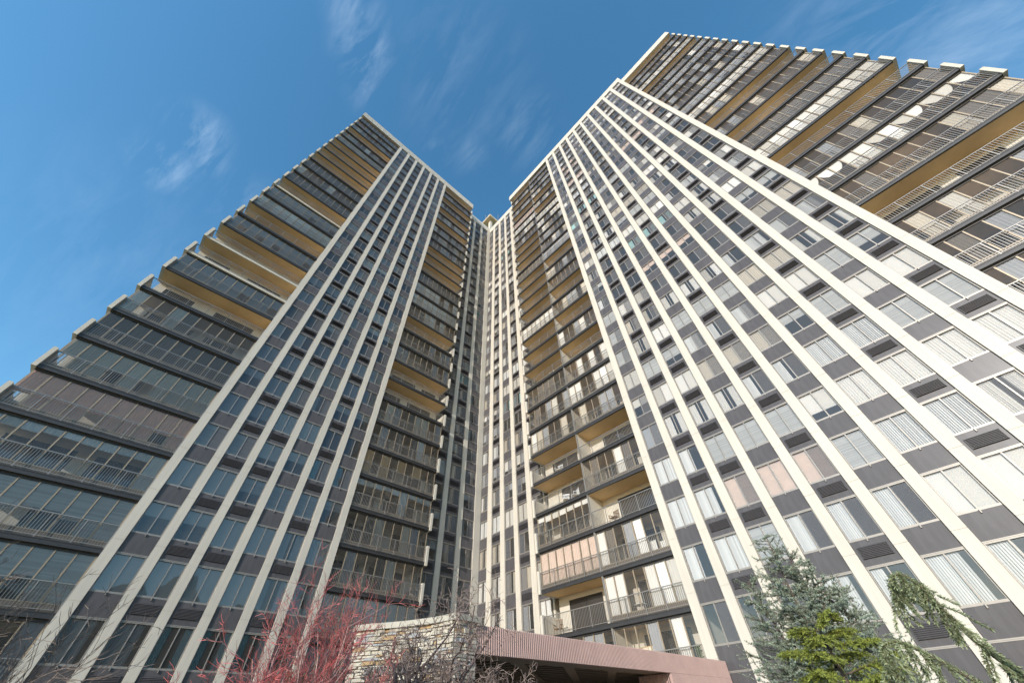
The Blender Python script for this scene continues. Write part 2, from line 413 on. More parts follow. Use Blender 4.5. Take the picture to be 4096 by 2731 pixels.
wbox(-9.4, -9.2, VL+1.97, VL+4.2, 0, ROOF0); wbox(U3+1.97, UR+4.9, -18.8, -18.6, 0, ROOF0)
obj('wall', wl, tower)
inn = MB()
def ibox(x0, x1, y0, y1, z0, z1, m): inn.box(x0-T0.x, x1-T0.x, y0-T0.y, y1-T0.y, z0, z1, m)
for k in range(-1, NF+1):
    z = FLOOR0+FH*(k-1)
    ibox(-1.17, 10.32, VL+.165, VL+4.18, z-.13, z, 'room_ceiling'); ibox(18.21, 25.3, V2+.165, V2+4.18, z-.13, z, 'room_ceiling')
    ibox(UR+.165, UR+4.88, -8.94, 10.49, z-.13, z, 'room_ceiling'); ibox(U2+.165, U2+3.0, 22.41, V2+.1, z-.13, z, 'room_ceiling')
ibox(-1.17, 10.32, VL+4.0, VL+4.19, 0, ROOF0, 'room_wall'); ibox(18.2, 28.0, V2+4.0, V2+4.19, 0, ROOF0, 'room_wall')
ibox(UR+4.7, UR+4.89, -8.94, 10.49, 0, ROOF0, 'room_wall'); ibox(U2+2.9, U2+3.0, 22.41, V2, 0, ROOF0, 'room_wall')
for u in (LX[2]-.25, LX[4]-.25): ibox(u-.06, u+.06, VL+.17, VL+4.0, 0, ROOF0, 'room_wall')
for i in (1, 3, 6, 8): v = RY[i]+.27; ibox(UR+.17, UR+4.7, v-.06, v+.06, 0, ROOF0, 'room_wall')
for v in (30.0, 26.05): ibox(U2+.17, U2+2.9, v-.06, v+.06, 0, ROOF0, 'room_wall')
for u in (20.6, 22.7): ibox(u-.06, u+.06, V2+.17, V2+4.0, 0, ROOF0, 'room_wall')
ibox(25.31, 25.39+.1, V2+.2, V2+4, 0, ROOF0, 'room_wall')
obj('interior', inn, tower)
ph = MB()
def pbox(x0, x1, y0, y1, z0, z1, m): ph.box(x0-T0.x, x1-T0.x, y0-T0.y, y1-T0.y, z0, z1, m)
pbox(26.0, 28.9, 32.7, 36.0, 100.0, 100.35, 'soffit'); pbox(25.95, 28.95, 32.65, 36.05, 100.353, 100.75, 'cream_concrete')
pbox(27.05, 27.75, 33.75, 34.55, 88, 99.99, 'cream_concrete')
pbox(25.6, 29.2, 33.0, 36.6, ROOF1-.3, 90.5, 'cream_concrete')
obj('penthouse', ph, tower)

# ---- balconies (local x right, y into the building, z up from the deck)
BC = {}
def bmem(f):
    def g(*a):
        k = (f.__name__,)+a
        if k not in BC: BC[k] = f(*a)
        return BC[k]
    return g
CEIL = FH-.24
@bmem
def b_slab(w, cream):
    m = MB(); m.box(0, w, .14, 1.96, -.235, 0, 'soffit')
    m.box(0, w, 0, .14, -.24, -.0, 'cream_concrete' if cream else 'beam'); m.box(0, w, -.02, .0, -.05, .0, 'cream_concrete' if cream else 'beam')
    return m
@bmem
def b_rail(w, pitch, ends):
    m = MB(); zt = 1.14
    m.box(0, w, .0, .055, zt-.045, zt, 'rail'); m.box(0, w, .012, .042, .07, .10, 'rail')
    n = max(2, round(w/pitch)); p = w/n
    for i in range(n+1):
        x = min(max(i*p, .025), w-.025); m.box(x-.025, x+.025, .004, .05, -.06, zt-.046, 'rail')
        if i < n:
            q = round(p/.125)
            for j in range(1, q): xx = i*p+p*j/q; m.box(xx-.010, xx+.010, .020, .034, .10, zt-.046, 'rail')
    return m
@bmem
def b_fin(side):
    m = MB(); x0, x1 = (-.22, 0) if side == 'l' else (0, .22)
    m.box(x0, x1, -.10, 1.9, -.25, 1.22, 'cream_concrete'); m.box(x0+.03, x1-.03, -.099, 1.85, 1.22, 1.25, 'cream_concrete')
    return m
@bmem
def b_wall(w, var):
    m = MB(); r = random.Random(var*17+int(w*10)); y = 1.90
    a = 1.0 if var % 2 == 0 else w-3.9; dw = 3.1
    cuts = [(a, a+dw)]
    if w > 7: cuts.append((a+dw+.9, min(w-.5, a+dw+.9+2.2))) if var % 2 == 0 else cuts.insert(0, (.6, 2.7))
    x = 0
    for c0, c1 in cuts: m.box(x, c0, y, y+.12, 0, CEIL, 'balcony_wall'); m.box(c0, c1, y, y+.12, 2.18, CEIL, 'balcony_wall'); x = c1
    m.box(x, w, y, y+.12, 0, CEIL, 'balcony_wall')
    return m
def b_door(w, var):
    out = []; y = 1.95; a = 1.0 if var % 2 == 0 else w-3.9; dw = 3.1
    cuts = [(a, a+dw)]
    if w > 7: cuts.append((a+dw+.9, min(w-.5, a+dw+.9+2.2))) if var % 2 == 0 else cuts.insert(0, (.6, 2.7))
    for i, (c0, c1) in enumerate(cuts):
        if ('door', w, var, i) in BC: out.append(BC[('door', w, var, i)]); continue
        m = MB(); BC[('door', w, var, i)] = m; out.append(m); m.box(c0, c1, y, y+.03, .02, 2.18, 'dark_door')
        for x in (c0, (c0+c1)/2-.03, c1-.06): m.box(x, x+.06, y-.04, y, .02, 2.16, 'beam')
        m.box(c0, c1, y-.042, y, 2.10, 2.178, 'beam')
    return out
@bmem
def b_frame(w, n, side):
    m = MB(); p = w/n; y0, y1 = .185, .225
    m.box(0, w, y0-.02, y1, CEIL-.11, CEIL-.002, 'beam'); m.box(0, w, y0+.01, y1, 0.002, .30, 'kick'); m.box(0, w, y0, y1, .30, .345, 'bronze')
    for i in range(n+1):
        x = min(max(i*p, .035), w-.035); m.box(x-.035, x+.035, y0, y1, .345, CEIL-.11, 'bronze')
    if side in 'lr':
        x = .04 if side == 'l' else w-.04
        for y in (.9, 1.6): m.box(x-.03, x+.03, y-.03, y+.03, 0, CEIL-.002, 'bronze')
        m.box(x-.03, x+.03, .25, 1.9, CEIL-.08, CEIL-.002, 'bronze')
    return m
@bmem
def b_glass(w, n, side):
    m = MB(); p = w/n; r = random.Random(n)
    for i in range(n):
        t = r.uniform(-.006, .006)
        m.add([(i*p+.03, .206+t, .345), (i*p+p-.03, .206-t, .345), (i*p+p-.03, .206-t, CEIL-.07), (i*p+.03, .206+t, CEIL-.07)], [(0, 1, 2, 3)], 'balcony_glass')
    if side in 'lr':
        x = .04 if side == 'l' else w-.04
        m.add([(x, .25, .02), (x, 1.88, .02), (x, 1.88, CEIL-.08), (x, .25, CEIL-.08)], [(0, 1, 2, 3)], 'balcony_glass')
    return m
@bmem
def b_shade(w, n, style, seed):
    m = MB(); p = w/n; r = random.Random(seed*31+n); y = .26
    for i in range(n):
        x0, x1 = i*p+.045, (i+1)*p-.045; z0 = .36
        if style == 'white': mt = 'sheer'
        elif style == 'linen': mt = 'linen'; z0 = r.choice([.36, .36, 1.2])
        elif style == 'whitemix':
            if r.random() < .45: continue
            mt = 'sheer'
        elif style == 'whitetop': mt = 'sheer'; z0 = CEIL-r.uniform(.45, .62) if r.random() < .8 else .36
        elif style == 'pink': mt = 'pinkshade'
        elif style == 'rose': mt = 'rosedrape'; z0 = .36 if i % 4 else 1.0
        elif style == 'bamboo':
            if r.random() < .45: continue
            mt = 'bamboo'; z0 = .36 if r.random() < .4 else 1.25
        elif style == 'brown': mt = 'brownshade'
        elif style == 'grey': mt = 'greydrape'; z0 = .36 if r.random() < .7 else 1.3
        elif style == 'blind':
            mt = 'blind'; z = CEIL-.08; z0 = r.choice([.36, .36, 1.3, 1.0])
            while z > z0: m.add([(x0, y-.015, z), (x1, y-.015, z), (x1, y+.015, z-.05), (x0, y+.015, z-.05)], [(0, 1, 2, 3)], mt); z -= .058
            continue
        elif style == 'swag':
            V = [(x0, y, CEIL-.08)]; q = 8; s = i % 2
            for j in range(q+1):
                t = j/q; ang = t*math.pi/2
                V.append((x0+(x1-x0)*(1-math.cos(ang)) if s else x1-(x1-x0)*(1-math.cos(ang)), y, CEIL-.08-1.15*math.sin(ang)*(1-.0*t)))
            V[0] = (x1 if s else x0, y, CEIL-.08)
            if r.random() < .3: m.add([(x0, y, .5), (x1, y, .5), (x1, y, CEIL-.08), (x0, y, CEIL-.08)], [(0, 1, 2, 3)], 'sheer')
            else: m.add(V, [tuple(range(len(V)))], 'sheer')
            continue
        else:
            # drapes here and there, the rest bare
            if r.random() < .55: continue
            mt = r.choice(['greydrape', 'linen', 'brownshade', 'greydrape', 'sheer'])
        wavy(m, x0, x1, z0, CEIL-.08, y, .012, .16, mt, r)
    return m
@bmem
def b_div(): m = MB(); m.box(-.045, .045, .10, 1.9, 0, CEIL-.002, 'balcony_wall'); m.box(-.055, .055, .04, .10, 0, CEIL-.002, 'rail'); return m
balconies = []
def balcony(loc, rz, w, pitch, fin, opened, style, cream, var, n, divider=False):
    loc = (loc[0], loc[1], loc[2]); subs = [('slab', b_slab(w, cream)), ('railing', b_rail(w, pitch, fin)), ('back_wall', b_wall(w, var)), *[('sliding_door', d) for d in b_door(w, var)]]
    if fin == 'r' : 
        f = MB(); f.merge(b_fin('r'), (w, 0, 0), 0); BC.setdefault(('fr', w), f); subs.append(('side_parapet', BC[('fr', w)]))
    if fin == 'l': subs.append(('side_parapet', b_fin('l')))
    if not opened:
        subs += [('window_frame', b_frame(w, n, fin)), ('glazing', b_glass(w, n, fin))]
        sh = b_shade(w, n, style, var if style != 'mixed' else var+3*int(loc[2]))
        if sh.n: subs.append(('curtain', sh))
    if divider: subs.append(('divider', b_div()))
    balconies.append((subs, loc, rz, area(loc, rz, w, FH)))
def deck(k): return FLOOR0+FH*k
LO = {7, 9, 10, 12, 15, 19, 20, 21, 22, 25}; LI = {7, 8, 11, 16, 17, 18, 22, 24, 26, 28}
RA = {2, 4, 8, 10, 12, 15, 22, 24}; RB = {0, 3, 4, 8, 9, 10, 12, 13, 14, 15, 17, 18, 19, 24, 26, 28}; RO = {6, 10, 13, 15, 24, 28}
LOs = {0: 'blind', 1: 'blind', 2: 'whitetop', 3: 'rose', 4: 'linen', 23: 'linen', 5: 'brown', 13: 'white', 16: 'brown', 18: 'brown', 8: 'grey', 11: 'grey', 14: 'grey', 6: 'mixed', 28: 'brown'}
LIs = {-1: 'grey', 0: 'white', 3: 'whitetop', 4: 'bamboo', 13: 'white', 12: 'mixed', 14: 'whitemix', 15: 'brown', 23: 'whitemix'}
RAs = {6: 'whitemix', 7: 'whitemix', 21: 'white', 0: 'whitemix', 16: 'grey', 28: 'brown', 9: 'mixed', 20: 'whitemix'}
RBs = {1: 'pink', 11: 'white', 22: 'white', 23: 'pink', 2: 'whitetop', 16: 'brown', 25: 'mixed', 7: 'mixed'}
ROs = {8: 'swag', 9: 'mixed', 11: 'white', 17: 'white', 25: 'white', 12: 'brown', 3: 'mixed', 18: 'grey', 22: 'grey', 2: 'white'}
for k in range(-1, 29):
    v = (k*7) % 2
    balcony((-9.62, VL, deck(k)), LROT, 8.22, 1.37, 'l', k in LO, LOs.get(k, 'mixed'), k in (9, 10, 15), v, 10)
    balcony((10.54, VL, deck(k)), LROT, 7.48, 1.5, 'r', k in LI, LIs.get(k, 'mixed'), False, v, 9)
    balcony((UR, 21.68, deck(k)), RROT, 5.60, 1.40, 'l', k in RB, RBs.get(k, 'mixed'), False, (k*5) % 2, 7)
    balcony((UR, 16.08, deck(k)), RROT, 5.36, 1.34, 'n', k in RA, RAs.get(k, 'mixed'), False, (k*3+1) % 2, 7, True)
    balcony((U3, -9.165, deck(k)), RROT, 9.83, 1.40, 'r', k in RO, ROs.get(k, 'mixed'), False, v, 12)
distribute('balcony', 'smaller_balconies', balconies)

# ------------------------------------------------------------------ ground
mat('lawn', (0.20, 0.18, 0.10), 0.95, noise=0.35, nscale=0.6)
mat('drive_concrete', (0.34, 0.32, 0.29), 0.9, noise=0.2, nscale=2)
g = MB(); g.add([(-900, -900, 0), (900, -900, 0), (900, 900, 0), (-900, 900, 0)], [(0, 1, 2, 3)], 'lawn'); obj('ground', g, kind='structure')
# wooded rise behind the camera, seen only mirrored in the lower windows
mat('woodland', (0.05, 0.045, 0.025), 0.95, noise=.5, nscale=.15)
g = MB(); rh = random.Random(2); nx, ny = 90, 10; V = []
for j in range(ny):
    for i in range(nx):
        x = -70+150*i/(nx-1); e = max(0, min(1, (i/(nx-1))*5, (1-i/(nx-1))*5)); V.append((x, -55-9*j, (4+34*(j/(ny-1))**.8+rh.uniform(-2.2, 2.2)+4*math.sin(x*.11)+2.5*math.sin(x*.37+1))*e if j else 0))
g.add(V, [(j*nx+i, j*nx+i+1, (j+1)*nx+i+1, (j+1)*nx+i) for j in range(ny-1) for i in range(nx-1)], 'woodland'); obj('hills', g, kind='structure')
g = MB(); g.add([(8, -60, .004), (17, -60, .004), (17, 26, .004), (8, 26, .004)], [(0, 1, 2, 3)], 'drive_concrete'); obj('driveway', g, kind='structure')

# ------------------------------------------------------------------ entrance canopy
mat('ribbed', (0.47, 0.32, 0.28), 0.75, noise=0.1, nscale=2)
mat('soffit_brown', (0.30, 0.22, 0.16), 0.85, noise=0.15, nscale=1)
can = thing('entrance_canopy', 'low dusty pink ribbed canopy between the stone wall and the tower', 'canopy', (15.5, 12.6, 0))
def cl_(x, y): return x-15.5, y-12.6
def ribs(m, x0, x1, y, z0, z1, pitch, along='x'):
    n = int((x1-x0)/pitch); p = (x1-x0)/n; V = []; prof = [(0, 0), (.18, .03), (.5, .03), (.68, 0)]
    for i in range(n):
        for t, d in prof: V.append((x0+(i+t)*p, d))
    V.append((x1, 0))
    P = []
    for x, d in V:
        if along == 'x': X, Y = cl_(x, y-d)
        else: X, Y = cl_(y-d, x)
        P += [(X, Y, z0), (X, Y, z1)]
    m.add(P, [(2*i, 2*i+2, 2*i+3, 2*i+1) for i in range(len(V)-1)], 'ribbed')
CX0, CX1, CY, CZ0, CZ1 = 7.45, 23.40, 9.85, 3.09, 3.70
m = MB(); ribs(m, CX0, CX1, CY, CZ0, CZ1, .083); x0, y0 = cl_(CX0, CY); x1, _ = cl_(CX1, CY)
m.box(x0, x1, y0+.004, y0+.16, CZ0+.004, CZ1-.01, 'ribbed'); obj('fascia', m, can)
m = MB(); ribs(m, 17.9, CX1, CY+.002, 0, CZ0-.003, .083); a, b = cl_(17.9, CY+.006); a2, _ = cl_(CX1, CY); m.box(a, a2, b, b+.25, 0, CZ0-.006, 'ribbed')
ribs(m, CY+.03, CY+1.5, 17.9, 0, CZ0-.003, .083, 'y'); m.box(a+.004, a+.24, b+.25, b+1.5, 0, CZ0-.006, 'ribbed'); obj('ribbed_wall', m, can)
m = MB(); a, b = cl_(CX0+.1, CY+.17); m.box(a, cl_(CX1, 0)[0], b, b+6.4, CZ1-.25, CZ1-.03, 'soffit_brown'); obj('roof_slab', m, can)
m = MB(); th = R(37); cw, ch = 1.55, .62; ca, sa = math.cos(th), math.sin(th)
def rbox(m, cx, cy, lx, ly, z0, z1, mt):
    P = []
    for z in (z0, z1):
        for sx, sy in ((-1, -1), (1, -1), (1, 1), (-1, 1)):
            x, y = sx*lx/2, sy*ly/2; X, Y = cl_(cx+x*ca-y*sa, cy+x*sa+y*ca); P.append((X, Y, z))
    m.add(P, BOXF, mt)
for i in range(-14, 40):
    for j in range(-12, 12):
        # cells run with their long side across the diagonal
        lx, ly = i*ch, j*cw; X = 13+lx*ca-ly*sa; Y = 10+lx*sa+ly*ca
        if CX0+1.2 < X < CX1-1.0 and CY+1.1 < Y < CY+5.6:
            rbox(m, X-ch/2*ca, Y-ch/2*sa, .16, cw, CZ0+.06, CZ1-.26, 'soffit_brown'); rbox(m, X+ch/2*ca, Y+ch/2*sa, .16, cw, CZ0+.061, CZ1-.261, 'soffit_brown')
            rbox(m, X-cw/2*-sa, Y-cw/2*ca, ch, .34, CZ0+.055, CZ1-.262, 'soffit_brown'); rbox(m, X+cw/2*-sa, Y+cw/2*ca, ch, .34, CZ0+.056, CZ1-.263, 'soffit_brown')
for x0_, x1_, y0_, y1_ in ((CX0+.1, CX1, CY+.17, CY+.95), (CX0+.1, CX1, CY+5.7, CY+6.5), (CX0+.1, CX0+1.0, CY+.95, CY+5.7), (CX1-.8, CX1, CY+.95, CY+5.7)):
    a, b = cl_(x0_, y0_); c_, d_ = cl_(x1_, y1_); m.box(a, c_, b, d_, CZ0+.02, CZ1-.262, 'soffit_brown')
obj('coffered_soffit', m, can)
m = MB(); a, b = cl_(11.5, 16.0); m.box(a, a+11.5, b, b+.2, 0, CZ0+.02, 'cream_concrete'); obj('lobby_wall', m, can)

# ------------------------------------------------------------------ stone wall
mat('ledgestone', (0.46, 0.42, 0.345), 0.9, island=0.35, noise=0.25, nscale=6, bump=0.5, bscale=18)
mat('ledgestone_ochre', (0.38, 0.26, 0.14), 0.9, noise=0.3, nscale=7, bump=0.5, bscale=18)
mat('ledgestone_grey', (0.34, 0.34, 0.34), 0.9, noise=0.3, nscale=7, bump=0.5, bscale=18)
mat('mortar', (0.10, 0.09, 0.08), 0.95); mat('capstone', (0.44, 0.41, 0.34), 0.85, noise=0.15, nscale=4, bump=.2)
mat('letter_metal', (0.07, 0.07, 0.08), 0.5, metal=.3)
WP = [(5.75, 12.55), (5.95, 12.15), (6.3, 11.72), (6.64, 11.2), (6.92, 10.6), (7.08, 10.1), (7.14, 9.78)]
ws = thing('stone_wall', 'curved pale ledgestone wall with a concrete cap carrying dark metal letters behind bare branches', 'stone wall', (6.8, 11.0, 0))
WO = Vector((6.8, 11.0, 0))
def wall_pt(s):
    """point and outward normal at arc length s"""
    for (x0, y0), (x1, y1) in zip(WP[:-1], WP[1:]):
        l = math.hypot(x1-x0, y1-y0)
        if s <= l or (x1, y1) == WP[-1]:
            t = s/l; return Vector((x0+(x1-x0)*t, y0+(y1-y0)*t, 0)), Vector((-(y0-y1)/l*-1*-1, 0, 0)) if False else Vector(((y1-y0)/l, -(x1-x0)/l, 0))
        s -= l
WL = sum(math.hypot(b[0]-a[0], b[1]-a[1]) for a, b in zip(WP[:-1], WP[1:]))
WT = 3.72
rw = random.Random(5)
stone, core, cap = MB(), MB(), MB()
def stone_block(m, p0, p1, n, z0, z1, d, mt):
    j = lambda a: rw.uniform(-a, a)
    V = []
    for z in (z0, z1):
        for p, dd in ((p0, d), (p1, d), (p1, -.12), (p0, -.12)):
            q = p+n*(dd+(j(.012) if dd > 0 else 0)); V.append((q.x-WO.x, q.y-WO.y, z+(j(.008) if dd > 0 else 0)))
    m.add(V, BOXF, mt)
def course(length, getp, startx, z0, z1):
    s = startx
    while s < length:
        l = rw.uniform(.12, .5); e = min(s+l, length); p0, n0 = getp(s+.006); p1, n1 = getp(e-.006)
        nn = (n0+n1).normalized(); mt = rw.choices(['ledgestone', 'ledgestone_ochre', 'ledgestone_grey'], [20, 2.2, 2.6])[0]
        stone_block(stone, p0, p1, nn, z0+.008, z1-.008, rw.uniform(.01, .10), mt); s = e
RP0 = Vector((7.14, 9.78, 0)); RP1 = Vector((7.85, 9.84, 0)); RD = (RP1-RP0).normalized(); RN = Vector((RD.y, -RD.x, 0))
LP0 = Vector((5.75, 12.55, 0)); LP1 = LP0+Vector((1.2, .7, 0)); LD = (LP1-LP0).normalized(); LN = Vector((-LD.y, LD.x, 0))
z = 0
while z < WT-.02:
    h = min(rw.uniform(.045, .105), WT-z)
    if WT-z-h < .04: h = WT-z
    course(WL, wall_pt, rw.uniform(-.16, .0) if z < 3.2 else 0, z, z+h) if False else course(WL, wall_pt, 0, z, z+h)
    course((RP1-RP0).length, lambda s: (RP0+RD*s, RN), 0, z, z+h)
    course((LP1-LP0).length, lambda s: (LP0+LD*s, LN), rw.uniform(0, .02), z, z+h)
    z += h
obj('stonework', stone, ws)
ring = [wall_pt(WL*i/24) for i in range(25)]
P = [(p.x+n.x*.012-WO.x, p.y+n.y*.012-WO.y) for p, n in ring]+[(RP1.x-WO.x, RP1.y+.0-WO.y), (7.85-WO.x, 12.0-WO.y), (LP1.x-WO.x, LP1.y-WO.y)]
def extrude(m, P, z0, z1, mt):
    n = len(P); m.add([(x, y, z0) for x, y in P]+[(x, y, z1) for x, y in P], [tuple(range(n))[::-1], tuple(range(n, 2*n))]+[(i, (i+1) % n, n+(i+1) % n, n+i) for i in range(n)], mt)
extrude(core, P, 0, WT-.01, 'mortar'); obj('core', core, ws)
PC = [(p.x+n.x*.14-WO.x, p.y+n.y*.14-WO.y) for p, n in ring]+[(7.15-WO.x, 9.64-WO.y), (7.95-WO.x, 9.70-WO.y), (7.95-WO.x, 12.1-WO.y), (LP1.x+.1-WO.x, LP1.y+.1-WO.y), (LP0.x-.12-WO.x, LP0.y+.1-WO.y)]
extrude(cap, PC, WT, WT+.135, 'capstone'); obj('cap', cap, ws)
def letters(text, s0, z, h, sp):
    s = s0
    for chx in text:
        if chx != ' ':
            cu = bpy.data.curves.new('letter', 'FONT'); cu.body = chx; cu.size = h*1.35; cu.extrude = .018; cu.align_x = 'CENTER'; cu.offset = .004
            to = bpy.data.objects.new('tmp', cu); COL.objects.link(to)
            dg = bpy.context.evaluated_depsgraph_get(); me = bpy.data.meshes.new_from_object(to.evaluated_get(dg)); bpy.data.objects.remove(to)
            me.name = 'letter'; me.materials.clear(); me.materials.append(MATS['letter_metal'])
            p, n = wall_pt(s); o = obj('letter', me, ws, (p.x+n.x*.105-WO.x, p.y+n.y*.105-WO.y, z))
            tx = Vector((-n.y, n.x, 0)); mm = Matrix((tx, Vector((0, 0, 1)), n)).transposed(); o.rotation_euler = mm.to_euler()
        s += sp
letters('300', 1.62, 3.07, .17, .22)
letters('WINSTON TOWERS', .62, 2.76, .17, .185)

# ------------------------------------------------------------------ vegetation
def P3(az, t, D): return Vector((D*math.cos(R(az)), D*math.sin(R(az)), 1.6+D*t))
mat('red_bark', (0.47, 0.085, 0.08), 0.6, island=.3, col2=(0.26, 0.14, 0.13))
mat('red_trunk', (0.40, 0.24, 0.21), 0.7, noise=.3, nscale=8); mat('pink_twig', (0.40, 0.22, 0.21), .7, island=.4, col2=(0.24, .15, .15))
mat('dark_bark', (0.105, 0.07, 0.062), 0.85, noise=.35, nscale=12)
mat('grey_twig', (0.20, 0.15, 0.13), 0.85, island=.4)
mat('ash_twig', (0.20, 0.15, 0.12), 0.85, island=.4)
mat('cedar_bark', (0.10, 0.075, 0.055), 0.9)
def wander(p, d, Lh, n, wig, rnd, up=0.0):
    pts = [p.copy()]; d = d.normalized()
    for i in range(n):
        d = (d+Vector((rnd.gauss(0, wig), rnd.gauss(0, wig), rnd.gauss(0, wig)+up))).normalized(); pts.append(pts[-1]+d*Lh/n)
    return pts, d
def rdir(d, ang, rnd):
    a = d.orthogonal().normalized(); b = d.cross(a); t = rnd.uniform(0, 2*math.pi)
    return (d*math.cos(ang)+(a*math.cos(t)+b*math.sin(t))*math.sin(ang)).normalized()
def grow(mbs, p, d, Lh, r, lvl, rnd, cfg):
    n = 5 if lvl < 2 else 4
    pts, de = wander(p, d, Lh, n, cfg['wig'][lvl], rnd, cfg['up'][lvl])
    r1 = r*cfg['taper']
    mbs[0 if lvl <= cfg['trunk_lvl'] else 1].tube(pts, [r+(r1-r)*i/n for i in range(n+1)], cfg['m'][min(lvl, len(cfg['m'])-1)], 5 if lvl == 0 else (4 if lvl < 2 else 3))
    if lvl+1 >= cfg['levels']: return
    for i in range(cfg['kids'][lvl]):
        t = rnd.uniform(cfg['from'][lvl], 1.0) if i else 1.0
        f = t*n; k = min(int(f), n-1); q = pts[k].lerp(pts[k+1], f-k); dd = (pts[k+1]-pts[k]).normalized()
        grow(mbs, q, rdir(dd, R(rnd.uniform(*cfg['ang'][lvl])), rnd), Lh*rnd.uniform(*cfg['len'][lvl]), max(cfg['rmin'], (r+(r1-r)*t)*rnd.uniform(.5, .75)), lvl+1, rnd, cfg)
def bare_tree(name, label, cat, base, stems, cfg, seed, trunk_name='trunk', twig_name='branches'):
    rnd = random.Random(seed); t = thing(name, label, cat, base); a, b = MB(), MB()
    for p, d, Lh, r in stems: grow((a, b), Vector(p), Vector(d), Lh, r, 0, rnd, cfg)
    obj(trunk_name, a.mesh(trunk_name, True), t); obj(twig_name, b, t); return t
# red-twigged maple at the left of the stone wall
D = 7.6
b0 = P3(70.5, 0, D); b0.z = 0
def tow(az, t, D2): q = P3(az, t, D2); return q-b0
stems = []
for az, t, dd in [(76.5, .185, 7.9), (74.5, .20, 7.2), (72.5, .20, 7.8), (69.0, .235, 7.4), (66.5, .225, 8.0), (64.5, .20, 7.5), (75.5, .10, 7.0), (71, .14, 8.2), (67.5, .16, 7.0), (78, .14, 7.6), (73.5, .15, 7.4), (65.5, .15, 7.3), (70, .19, 8.0)]:
    e = tow(az, t, dd); stems.append(((random.Random(az).uniform(-.12, .12), random.Random(t).uniform(-.12, .12), 0), (e.x, e.y, e.z*1.05), e.length*.60, .036))
cfgR = dict(levels=5, kids=[4, 5, 5, 4], wig=[.10, .12, .12, .12, .12], up=[.05, .07, .07, .06, .05], taper=.5, trunk_lvl=0, m=('red_trunk', 'red_trunk', 'pink_twig', 'red_bark', 'red_bark'), ang=[(15, 45), (18, 50), (18, 50), (18, 55)],
            len=[(.35, .55), (.4, .65), (.35, .6), (.35, .6)], rmin=.0034)
cfgR['from'] = [.45, .3, .25, .2]
bare_tree('red_maple', 'bare red-twigged maple fanning up at the lower left in front of the tower', 'tree', b0, stems, cfgR, 3)
# gnarled crab apple before the stone wall
D = 9.4; b0 = P3(57, 0, D); b0.z = 0
stems = []
for az, t, dd in [(63, .10, 9.3), (61, .14, 9.4), (58.5, .155, 9.6), (56, .165, 9.3), (53.8, .15, 9.2), (63.5, .06, 9.1), (59, .10, 9.0), (54.5, .10, 9.5), (52.5, .11, 9.3), (57, .12, 9.8)]:
    e = tow(az, t, dd); stems.append(((0, 0, 0), (e.x, e.y, e.z), e.length*.84, .075))
cfgD = dict(levels=5, kids=[4, 5, 4, 4], wig=[.16, .24, .28, .3, .3], up=[.02, .02, .02, .02, .02], taper=.5, trunk_lvl=1, m=('dark_bark', 'dark_bark', 'grey_twig'), ang=[(25, 60), (30, 75), (35, 80), (35, 80)],
            len=[(.26, .46), (.4, .65), (.4, .65), (.4, .6)], rmin=.0058)
cfgD['from'] = [.5, .25, .2, .2]
bare_tree('crab_apple', 'gnarled dark leafless crab apple spreading in front of the stone wall', 'tree', b0, stems, cfgD, 8)
D = 8.8; b0 = P3(49.8, 0, D); b0.z = 0
stems = []
for az, t, dd in [(52, .12, 8.7), (50.6, .125, 8.9), (49.2, .11, 8.7), (48, .085, 8.6), (47.2, .06, 8.8), (51.2, .07, 8.5), (49.5, .06, 8.5)]:
    e = tow(az, t, dd); stems.append(((0, 0, 0), (e.x, e.y, e.z), e.length*.75, .022))
bare_tree('bare_shrub', 'pale brown leafless shrub under the left end of the ribbed canopy', 'shrub', b0, stems, dict(cfgD, trunk_lvl=0, m=('ash_twig', 'grey_twig'), kids=[5, 5, 4, 3]), 21)
D = 5.2; b0 = P3(97, 0, D); b0.z = 0
stems = []
for az, t, dd in [(95, .10, 5.2), (93.5, .115, 5.1), (93, .09, 5.3), (96, .11, 5.4), (98, .09, 5.0), (93.5, .04, 5.0), (94.5, .06, 4.9), (92.6, .10, 5.3), (96, .06, 4.8), (97, .10, 5.3)]:
    e = tow(az, t, dd); stems.append(((0, 0, 0), (e.x, e.y, e.z), e.length*.74, .02))
cfgL = dict(cfgR, m=('ash_twig', 'ash_twig'), rmin=.0026, kids=[4, 4, 3, 3], up=[.03, .06, .06, .05, .05])
bare_tree('leafless_bush', 'thin brown leafless bush in the bottom left corner', 'shrub', b0, stems, cfgL, 33)
# small evergreen bush behind the maple
def leafmat(name, c1, c2):
    mat(name, c2, 0.7, island=.3, col2=c1); b = MATS[name].node_tree.nodes['Principled BSDF']
    b.inputs['Subsurface Weight'].default_value = 0.0
leafmat('cedar_blue', (0.11, 0.145, 0.10), (0.30, 0.35, 0.26)); leafmat('cedar_gold', (0.05, 0.07, 0.012), (0.24, 0.27, 0.045)); leafmat('cedar_weep', (0.13, 0.16, 0.08), (0.30, 0.34, 0.20)); leafmat('box_leaf', (0.04, 0.055, 0.02), (0.13, 0.14, 0.05))
def tuft(m, p, d, L_, w, mt, rnd, blades=3):
    d = d.normalized()
    for i in range(blades):
        a = rdir(d, R(rnd.uniform(25, 70)), rnd); s = a.cross(d); s = s.normalized()*w if s.length > 1e-4 else Vector((w, 0, 0))
        q = p+a*L_*rnd.uniform(.7, 1.1); m.add([p-s*.6, p+s*.6, q+s*.35, q-s*.35], [(0, 1, 2, 3)], mt)
def foliage_along(m, pts, rnd, mt, step, L_, w, blades=3):
    for a, b in zip(pts[:-1], pts[1:]):
        l = (b-a).length; n = max(1, int(l/step))
        for i in range(n): tuft(m, a.lerp(b, (i+rnd.random())/n), (b-a)+Vector((0, 0, .3*l)), L_, w, mt, rnd, blades)
D = 12.5
